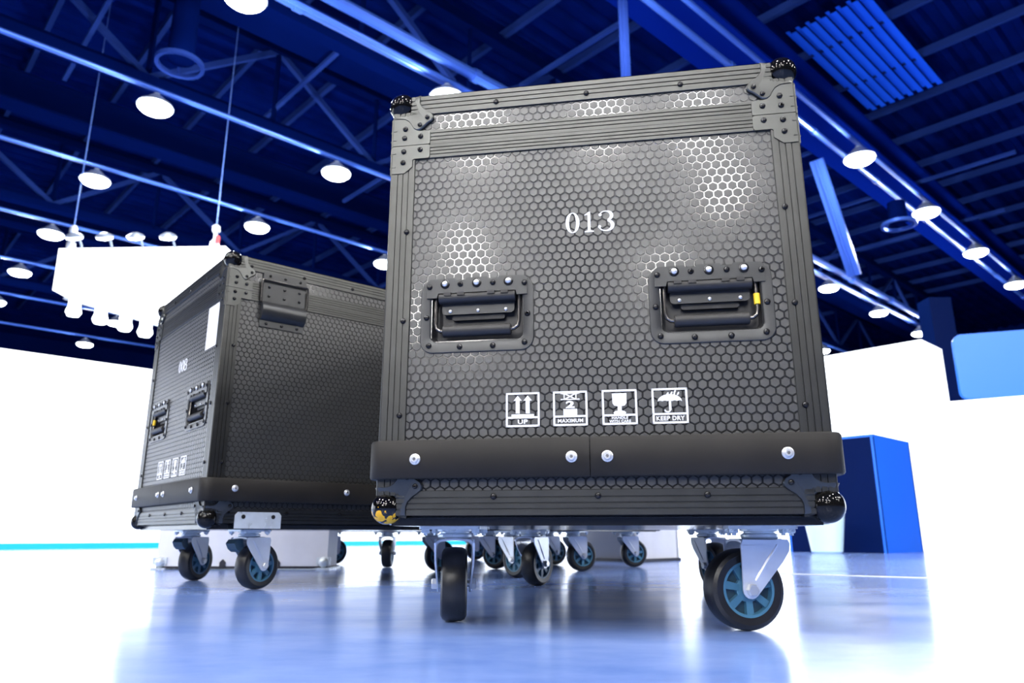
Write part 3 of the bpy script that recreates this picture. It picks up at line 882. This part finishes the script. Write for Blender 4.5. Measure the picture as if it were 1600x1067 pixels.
def ribbon(mb, pts, ws, y):
    L = []; R = []
    for i, p in enumerate(pts):
        a = pts[max(i - 1, 0)]; b = pts[min(i + 1, len(pts) - 1)]
        dx, dz = b[0] - a[0], b[1] - a[1]; l = math.hypot(dx, dz) or 1
        nx, nz = -dz / l, dx / l
        L.append((p[0] + nx * ws[i] / 2, p[1] + nz * ws[i] / 2)); R.append((p[0] - nx * ws[i] / 2, p[1] - nz * ws[i] / 2))
    n = len(pts)
    f_ = [(x, y - .0006, z) for x, z in L] + [(x, y - .0006, z) for x, z in R]
    b_ = [(x, y, z) for x, z in L] + [(x, y, z) for x, z in R]
    mb.add(f_ + b_, [(i, i + 1, n + i + 1, n + i) for i in range(n - 1)] + [(2 * n + i, 2 * n + i + 1, i + 1, i) for i in range(n - 1)] + [(n + i, n + i + 1, 3 * n + i + 1, 3 * n + i) for i in range(n - 1)])
def digit(mb, ch, cx, z0, hgt, y):
    w = hgt * .34
    N = 40
    if ch == '0':
        ps = [(cx + w * cos(2 * pi * k / N) * .70, z0 + hgt / 2 + hgt * .485 * sin(2 * pi * k / N)) for k in range(N + 1)]
        ribbon(mb, ps, [.0012 + .0046 * abs(cos(2 * pi * k / N)) ** 1.3 for k in range(N + 1)], y)
    elif ch == '1':
        mb.prism([(cx - .0075, z0), (cx + .0075, z0), (cx + .0075, z0 + .0016), (cx + .0022, z0 + .003), (cx + .0022, z0 + hgt), (cx - .0005, z0 + hgt), (cx - .0075, z0 + hgt * .86), (cx - .0075, z0 + hgt * .83), (cx - .0022, z0 + hgt * .855), (cx - .0022, z0 + .003), (cx - .0075, z0 + .0016)], y, y - .0006)
    elif ch == '3':
        ps = []; ws = []
        for k in range(15):
            a = radians(165 - 235 * k / 14); ps.append((cx + w * .82 * cos(a), z0 + hgt * .755 + hgt * .225 * sin(a))); ws.append(.0016 + .0040 * max(0, cos(a)) ** 1.2)
        for k in range(17):
            a = radians(75 - 245 * k / 16); ps.append((cx + w * .92 * cos(a) , z0 + hgt * .275 + hgt * .255 * sin(a))); ws.append(.0018 + .0042 * max(0, cos(a)) ** 1.2)
        ribbon(mb, ps[:15], ws[:15], y); ribbon(mb, ps[15:], ws[15:], y)
        for (px, pz) in (ps[0], ps[-1]):
            mb.prism([(px + .0010 + .0026 * cos(2 * pi * k / 12), pz + .0026 * sin(2 * pi * k / 12)) for k in range(12)], y, y - .0006)
    else:
        for zc, rx, rz in ((.735, .78, .235), (.26, .95, .25)):
            ps = [(cx + w * rx * cos(2 * pi * k / N), z0 + hgt * zc + hgt * rz * sin(2 * pi * k / N)) for k in range(N + 1)]
            ribbon(mb, ps, [.0016 + .0042 * abs(cos(2 * pi * k / N)) ** 1.3 for k in range(N + 1)], y)
def number_mark(root, txt, y, lab):
    mb = MB()
    for i, ch in enumerate(txt): digit(mb, ch, .0012 + (i - 1) * .0268, .617, .0355, y)
    o = mb.build('number_marking', 'ink_white', root, smooth=0); o['label'] = lab
    return o

def make_case(name, hl, detail, bolts=True, board_m='board'):
    """flight case; origin on the floor under its centre; front face at y = -hl"""
    root = empty(name)
    F_ = {'front': (0, hl, HW), 'right': (pi / 2, HW, hl), 'back': (pi, hl, HW), 'left': (-pi / 2, HW, hl)}
    holes = [(x - .0745, x + .0745, HZ - .0415, HZ + .0405) for x in HANDLES]
    skip = [(x - HWD / 2 + .008, x + HWD / 2 - .008, HZ - HHT / 2 + .008, HZ + HHT / 2 - .008) for x in HANDLES]
    for fn, (rz, off, half) in F_.items():
        rot = (0, 0, rz)
        loc = Matrix.Rotation(rz, 3, 'Z') @ Vector((0, -off, 0))
        hs = holes if (fn == 'front' and detail) else ()
        p = board(-half, half, ZB, ZS - .0004, hs).build('side_board', 'groove', root, loc, rot, smooth=0)
        tag(hex_field(-half + FL - .003, half - FL + .003, ZF - .003, ZM + .003, skip if hs else ()).build('hexagon_relief', 'hex_face', p, smooth=0, fix=False), kind='stuff')
        p = board(-half, half, ZS + .0004, ZT).build('lid_board', 'groove', root, loc, rot, smooth=0)
        tag(hex_field(-half + FL - .003, half - FL + .003, ZL - .003, ZU + .003).build('hexagon_relief', 'hex_face', p, smooth=0, fix=False), kind='stuff')
        # horizontal extrusions of this face
        for nm, z0, z1, sgn in (('lid_edge_extrusion', ZS + .0005, ZL, 1), ('body_edge_extrusion', ZM, ZS - .0005, -1)):
            mb = MB(); pr = fluted(z1 - z0, .0030, (.25, .5, .75))
            flange_mesh(mb, pr, -half, half, (lambda s, d, a, z0=z0, z1=z1, sgn=sgn: (a, -d, z0 + s if sgn > 0 else z1 - s)))
            mb.build(nm, 'alu', root, loc, rot, smooth=0)
        for nm, zc, dz, w, riv_z in (('top_edge_extrusion', ZT, -1, ZT - ZU, .8700), ('bottom_edge_extrusion', ZB, 1, ZF - ZB, .1985)):
            mb = MB(); pr = fluted(w, .0030, (.24, .47, .70))
            hx = half - .030
            flange_mesh(mb, pr, -hx, hx, (lambda s, d, a, zc=zc, dz=dz: (a, -d, zc + dz * s)))
            flange_mesh(mb, pr, -hx, hx, (lambda s, d, a, zc=zc, dz=dz: (a, s, zc - dz * d)))
            e = mb.build(nm, 'alu', root, loc, rot, smooth=0)
            if detail:
                nr = 3 if half < .4 else 8
                for k in range(nr):
                    x = (k - (nr - 1) / 2) * .1565 + .003
                    obj('rivet', RIV, e, (x, -.003, riv_z))
        if detail:
            # corner bracket plates with their rivets
            for s in (-1, 1):
                for kind in ('lid', 'body'):
                    me = bracket_mesh(kind, s * 1.0)
                    me.transform(Matrix.Translation((-(half - HW) * s, 0, 0)))
                    b_ = obj('corner_bracket', me, root, loc, rot)
                    for a, z in BRK_RIV[kind]:
                        obj('rivet', RIV, b_, (s * (a - half), -.0048, z))
    # vertical corner extrusions
    for sx in (-1, 1):
        for sy in (-1, 1):
            for nm, z0, z1 in (('corner_extrusion', ZB + .030, ZS - .0006), ('lid_corner_extrusion', ZS + .0006, ZT - .030)):
                mb = MB(); pr = fluted(FL, .0030, (.27, .5, .74))
                flange_mesh(mb, pr, z0, z1, lambda s, d, a: (sx * (HW - s), sy * (hl + d), a))
                flange_mesh(mb, pr, z0, z1, lambda s, d, a: (sx * (HW + d), sy * (hl - s), a))
                mb.tube([(sx * (HW), sy * (hl), z0), (sx * (HW), sy * (hl), z1)], .0030, 10)
                e = mb.build(nm, 'alu', root, smooth=30)
                if detail and z0 < .3:
                    for z in (.325, .4805, .637):
                        obj('rivet', RIV, e, (sx * (HW - .0302), sy * (hl + .003), z), (0, 0, 0 if sy < 0 else pi))
                        obj('rivet', RIV, e, (sx * (HW + .003), sy * (hl - .0302), z), (0, 0, pi / 2 * sx))
            for top in (True, False):
                scuffed = name == 'flight_case' and sx < 0 and sy < 0 and not top
                b_ = obj('ball_corner', ball_mesh(hl, sx, sy, top, 'chrome_scuffed' if scuffed else 'chrome_black'), root)
                if scuffed: b_['label'] = 'black ball corner flecked with yellow paint'
                obj('corner_flange', corner_mesh(hl, sx, sy, top), b_)
                if detail:
                    zc = ZT if top else ZB; dz = -1 if top else 1
                    for a, b in ((.0605, .0435), (.0475, .0575)):
                        obj('rivet', RIVS, b_, (sx * (HW - a), sy * (hl + .0060), zc + dz * b), (0, 0, 0 if sy < 0 else pi))
                        obj('rivet', RIVS, b_, (sx * (HW + .0060), sy * (hl - a), zc + dz * b), (0, 0, pi / 2 * sx))
    # lid and floor boards, skid board
    mb = MB(); mb.box(-HW, HW, -hl, hl, ZT - .009, ZT - .0005); mb.build('lid_top', 'groove', root, smooth=0)
    mb = MB(); mb.box(-HW, HW, -hl, hl, ZB + .0005, ZB + .009); mb.build('floor_board', board_m, root, smooth=0)
    mb = MB(); mb.box(-HW + .018, HW - .018, -hl + .016, hl - .016, .1560, ZB); mb.build('skid_board', board_m, root, smooth=0)
    # rubber bumper in two pieces, seams at front and back
    r = .024; t0, t1 = .0035, .0175
    def loop(side, d):
        pts = [(-.0065 + side * .0006, -hl - d)]
        cxx, cyy = HW - .012, hl - .012
        for k in range(7):
            a = -pi / 2 + pi / 2 * k / 6
            pts.append((side * (cxx + (.012 + d) * cos(a)), -cyy + (.012 + d) * sin(a)))
        for k in range(7):
            a = pi / 2 * k / 6
            pts.append((side * (cxx + (.012 + d) * cos(a)), cyy + (.012 + d) * sin(a)))
        pts.append((-.0065 + side * .0006, hl + d))
        return pts
    for side in (-1, 1):
        o_, i_ = loop(side, t1), loop(side, t0); n = len(o_)
        mb = MB(); zl, zh = .2255, .2840
        rings = []
        for k in range(n):
            ox, oy = o_[k]; ix, iy = i_[k]
            rings.append([(ix, iy, zl), (ox + (ix - ox) * .15, oy + (iy - oy) * .15, zl), (ox, oy, zl + .003), (ox, oy, zh - .003), (ox + (ix - ox) * .15, oy + (iy - oy) * .15, zh), (ix, iy, zh)])
        mb.loft(rings, cap0=True, cap1=True)
        b_ = mb.build('bumper_strip', 'bumper', root, smooth=40)
        if detail:
            for x in ((-.2735, -.0337) if side < 0 else (.019, .2725)):
                obj('bolt', BOLT, b_, (x, -hl - t1, .2545))
                obj('bolt', BOLT, b_, (x, hl + t1, .2545), (0, 0, pi))
            for yy in (-hl + .066, -.22, .22, hl - .066):
                obj('bolt', BOLT, b_, (side * (HW + t1), yy, .2585), (0, 0, pi / 2 * side))
    if detail:
        # lid stay on the right side: back plate, pocket, bail, rivets
        y0 = -hl + .013 + .0817; wd = .1285
        for side in (1, -1):
            rz = pi / 2 * side; lx = side * HW
            def Q(ly): return ly
            st = MB(); st.prism(rrect(wd, .055, .002, 2, 0, .811), -.0006, -.0044)
            s_ = st.build('lid_stay', 'handle_plate', root, (lx, (y0 + wd / 2) if side > 0 else (y0 + wd / 2), 0), (0, 0, rz), smooth=25)
            mb = MB(); mb.prism(rrect(wd, .0215, .002, 2, 0, .8510), -.0032, -.0052); mb.build('upper_strip', 'handle_plate', s_, smooth=25)
            mb = MB(); mb.prism(rrect(wd, .020, .002, 2, 0, .7135), 0, -.0030); mb.build('lower_strip', 'handle_plate', s_, smooth=25)
            mb = MB(); mb.prism(rrect(wd, .032, .002, 2, 0, .792), -.0044, -.0060); mb.build('middle_strip', 'handle_plate', s_, smooth=25)
            mb = MB(); mb.loft([[(x, -.006 - .017 * sin(pi * k / 10) ** .7 if 0 < k < 10 else -.004, .778 - .056 * k / 10) for k in range(11)] for x in (-wd / 2, wd / 2)], closed=False)
            mb.loft([[(x, -.002, .778 - .056 * k / 10) for k in range(11)] for x in (-wd / 2, wd / 2)], closed=False)
            for x in (-wd / 2, wd / 2):
                mb.add([(x, -.006 - .017 * sin(pi * k / 10) ** .7 if 0 < k < 10 else -.004, .778 - .056 * k / 10) for k in range(11)], [tuple(range(11))])
            mb.build('pocket', 'handle_plate', s_, fix=False, smooth=50)
            mb = MB(); mb.tube([(-.067, -.010, .772), (-.068, -.010, .80), (-.068, -.010, .834), (-.064, -.010, .838), (.064, -.010, .838), (.068, -.010, .834), (.068, -.010, .80), (.067, -.010, .772)], .0032, 8)
            mb.build('bail', 'rod', s_)
            for z, yy in ((.8530, -.0052), (.820, -.0044), (.793, -.0060), (.7130, -.0030)):
                for x in (-.045, 0, .045): obj('rivet', RIVS, s_, (x, yy, z))
            # zinc angle plate at the bottom edge with two dark holes
            mb = MB(); mb.prism([(-.062, .1580), (.062, .1580), (.062, .192), (.055, .2), (-.055, .2), (-.062, .192)], -.0032, -.0055)
            z_ = mb.build('angle_plate', 'zinc', root, (lx, y0 + .044, 0), (0, 0, rz), smooth=0)
            for x in (-.040, .040): mb = MB(); mb.lathe([(.0055, .0054), (.0055, .0060), (1e-5, .0060)], 14, 'y', (x, 0, .188)); me = mb.mesh('hole_plug', 'rivet_hole'); me.transform(Matrix.Diagonal((1, -1, 1, 1))); me.flip_normals(); obj('hole_plug', me, z_)
    return root

# ---- casters
def caster_meshes():
    M_ = {}
    R_, hw = .0612, .0220
    tr = .034                      # trail
    ax = (tr, 0, R_)
    prof = [(.0415, -hw + .001), (.052, -hw), (.0575, -hw + .003), (.0605, -hw + .009), (R_, 0), (.0605, hw - .009), (.0575, hw - .003), (.052, hw), (.0415, hw - .001), (.0415, -hw + .001)]
    mb = MB(); mb.lathe(prof[:-1], 48, 'y', ax)
    mb.v = mb.v; mb.f = [q for q in mb.f if len(q) == 4]; mb.mi = [0] * len(mb.f)
    n = 48; m_ = len(prof) - 1
    mb.f += [((m_ - 1) * n + k, (m_ - 1) * n + (k + 1) % n, (k + 1) % n, k) for k in range(n)]; mb.mi = [0] * len(mb.f)
    M_['tire'] = mb.mesh('tire', 'tire', 30)
    mb = MB()
    mb.m(1); mb.lathe([(.0415, -.010), (.0415, .010)], 40, 'y', ax)
    mb.m(0)
    for s in (-1, 1):
        ring = [[(tr + r * cos(2 * pi * k / 40), s * y, R_ + r * sin(2 * pi * k / 40)) for k in range(40)] for r, y in ((.0420, .010), (.0420, hw - .0012), (.0375, hw - .0012), (.0365, .010))]
        mb.loft(ring)
        mb.lathe([(.019, .0), (.019, .017), (.012, .019)] if s > 0 else [(.019, -.0), (.019, -.017), (.012, -.019)], 24, 'y', ax)
        for k in range(7):
            a = 2 * pi * k / 7 + .2
            c_, s_ = cos(a), sin(a)
            def T(r, t, y): return (tr + r * c_ - t * s_, y, R_ + r * s_ + t * c_)
            for yy in ((.009, hw - .004),):
                v_ = [T(.015, -.0055, s * .009), T(.038, -.0065, s * .009), T(.038, .0065, s * .009), T(.015, .0055, s * .009),
                      T(.015, -.0050, s * (hw - .004)), T(.038, -.0058, s * (hw - .004)), T(.038, .0058, s * (hw - .004)), T(.015, .0050, s * (hw - .004))]
                mb.add(v_, [(0, 1, 2, 3), (7, 6, 5, 4), (0, 4, 5, 1), (1, 5, 6, 2), (2, 6, 7, 3), (3, 7, 4, 0)])
    M_['hub'] = mb.mesh('hub', ['hub', 'hub_dark'], 30)
    # fork: two legs with an arched crown
    mb = MB()
    leg = [(-.030, .1355), (-.033, .130), (-.031, .118), (-.020, .103), (.0225, .054)]
    leg += [(tr + .0135 * cos(a), R_ + .0135 * sin(a)) for a in [pi * 1.22 + (2 * pi - pi * 1.22) * k / 6 for k in range(7)]]
    leg += [(.0475, .085), (.0475, .128), (.044, .1355)]
    for s in (-1, 1):
        y0, y1 = s * .0305, s * .0335
        n = len(leg)
        # legs lean inward to the axle
        def yy(z, y): return y - s * max(0, (.100 - z)) * .09
        rings = [[(a, yy(b, y), b) for a, b in leg] for y in (y0, y1)]
        mb.loft(rings, cap0=True, cap1=True)
        # pressed rib along the leg
        mb.tube([(-.012, s * .0318, .128), (.012, s * .0312, .095), (.026, s * .029, .075)], .0028, 6)
    # crown
    arch = []
    for k in range(13):
        a = pi * k / 12
        arch.append((.0335 * cos(a), .1265 + .0105 * sin(a) ** .7))
    lo = [(y * .9, z - .0035) for y, z in arch]
    mb.loft([[(x, y, z) for y, z in arch] + [(x, y, z) for y, z in reversed(lo)] for x in (-.030, .044)], cap0=True, cap1=True)
    M_['fork'] = mb.mesh('caster', 'zinc_bright', 35)
    mb = MB(); mb.lathe([(.027, .1365), (.029, .139), (.029, .143), (.024, .1455), (.024, .1475), (.030, .1485), (.030, .1515)], 28)
    M_['race'] = mb.mesh('swivel_race', 'zinc', 35)
    mb = MB(); mb.prism(rrect(.105, .085, .006, 3), .1515, .1560, 'xy'); M_['plate'] = mb.mesh('mounting_plate', 'zinc', 30)
    mb = MB(); mb.lathe([(.0075, 0), (.0075, .005), (.006, .0065), (1e-5, .0065)], 6, 'z', (0, 0, 0)); mb.lathe([(.0035, 0), (.0035, .010)], 10); me = mb.mesh('plate_bolt', 'zinc'); me.transform(Matrix.Diagonal((1, 1, -1, 1))); me.flip_normals(); M_['pbolt'] = me
    mb = MB(); mb.tube([(tr, -.036, R_), (tr, .036, R_)], .0055, 12); mb.lathe([(.0095, .0300), (.0095, .0375), (.008, .039)], 6, 'y', ax); mb.lathe([(.0095, -.0300), (.0095, -.0365), (.008, -.038)], 6, 'y', ax)
    M_['axle'] = mb.mesh('axle_bolt', 'steel', 30)
    # brake pedal: curved tongue over the wheel
    mb = MB()
    sec = [(-.034, .132), (-.052, .130), (-.060, .120), (-.052, .106), (-.040, .098), (-.030, .112)]
    mb.prism(sec, -.018, .018); M_['pedal'] = mb.mesh('brake_pedal', 'hub_dark', 20)
    return M_
CM = caster_meshes()
def add_caster(root, lx, ly, axle_angle_world, case_yaw, trail_flip=False, pedal=False):
    """swivel so that the axle points along the given world angle; trail_flip reverses the trail"""
    a = radians(axle_angle_world) + pi / 2 + (pi if trail_flip else 0) - case_yaw
    c = obj('caster', CM['fork'], root, (lx, ly, 0), (0, 0, a))
    for nm, k in (('tire', 'tire'), ('hub', 'hub'), ('swivel_race', 'race'), ('axle_bolt', 'axle')): obj(nm, CM[k], c)
    if pedal: obj('brake_pedal', CM['pedal'], c)
    obj('mounting_plate', CM['plate'], c, (0, 0, 0), (0, 0, -a))
    for sx in (-1, 1):
        for sy in (-1, 1):
            p = Matrix.Rotation(-a, 3, 'Z') @ Vector((sx * .043, sy * .033, .1515))
            obj('plate_bolt', CM['pbolt'], c, p)
    return c

A1, A2 = -.16407, -.87473
HL = .604                                    # half length of the big cases
def front_to_centre(x, y, a, hl):            # the fitted point is the front ball line, 13 mm behind the face
    d = hl - .013
    return (x - sin(a) * d, y + cos(a) * d, 0)
CX, CF, CR = .25, -HL + .013 + .140, -HL + .013 + .140 + .93

c1 = make_case('flight_case', HL, True)
c2 = copy_tree(c1)
for ch in c2.children:
    if ch.name.startswith('ball_corner') and ch.data.materials[0].name == 'chrome_scuffed':
        ch.data = ch.data.copy(); ch.data.materials[0] = MATS['chrome_black']
        if 'label' in ch: del ch['label']
c3 = copy_tree(c1, skip=('rivet', 'recessed_handle', 'bolt', 'lid_stay', 'angle_plate'))
for ch in list(c3.children):
    if ch.name.split('.')[0] in ('ball_corner',):
        if ch.data.materials[0].name == 'chrome_scuffed':
            ch.data = ch.data.copy(); ch.data.materials[0] = MATS['chrome_black']
        if 'label' in ch: del ch['label']
    if ch.name.split('.')[0] in ('skid_board', 'floor_board'):
        ch.data = ch.data.copy(); ch.data.materials[0] = MATS['board_red']
for r_, x, y, a in ((c1, .12624, 1.11714, A1), (c2, -.98261, 2.16567, A2), (c3, -.839, 3.515, -.80)):
    r_.location = front_to_centre(x, y, a, HL); r_.rotation_euler = (0, 0, a)
c4 = make_case('flight_case', .36, False)
c4.location = front_to_centre(.015, 3.12, -.60, .36); c4.rotation_euler = (0, 0, -.60)

for root, txt, ytag in ((c1, '013', (1, 2)), (c2, '008', (0, 0))):
    for i, x in enumerate(HANDLES):
        make_handle(root, x, -HL, tagged=((1 if root is c1 else 0) if i == 1 else (-1 if root is c2 else 0)))
    number_mark(root, txt, -HL - .0001, 'white serif number %s' % txt)
    symbol_parts(root, (-.1090, -.0355, .0392, .1138), .3295, -HL - .0001)

mb = MB(); mb.box(.200, .298, -.0006, -.0001, .644, .767)
mb.build('paper_label', 'paper', c2, (0, -HL, 0), smooth=0)['label'] = 'blank white paper label'

add_caster(c1, -CX, CF, 4, A1)
add_caster(c1, CX, CF, 278, A1, trail_flip=True)
add_caster(c1, -CX, CR, 326, A1)
add_caster(c1, CX, CR, 195, A1)
add_caster(c2, -CX, CF, 343, A2, pedal=True)
add_caster(c2, CX, CF, 329, A2, pedal=True)
add_caster(c2, -CX, CR, 290, A2)
add_caster(c2, CX, CR, 220, A2)
add_caster(c3, -CX, CF, 310, -.80)
add_caster(c3, CX, CF, 0, -.80)
add_caster(c3, -CX, CR, 290, -.80)
add_caster(c3, CX, CR, 290, -.80)
for x, y, a in ((-.21, -.24, 240), (.21, -.24, 290), (-.21, .25, 300), (.21, .25, 285)):
    add_caster(c4, x, y, a, -.60)
tag(c1, 'large black flight case numbered 013 with hexagon panels, standing in front', 'flight case', 'black wheeled flight cases')
tag(c2, 'black flight case numbered 008 at the left with a white paper label', 'flight case', 'black wheeled flight cases')
tag(c3, 'black flight case with dark red underside, mostly hidden behind the 008 case', 'flight case', 'black wheeled flight cases')
tag(c4, 'short black flight case hidden behind the 013 case, only wheels showing', 'flight case', 'black wheeled flight cases')
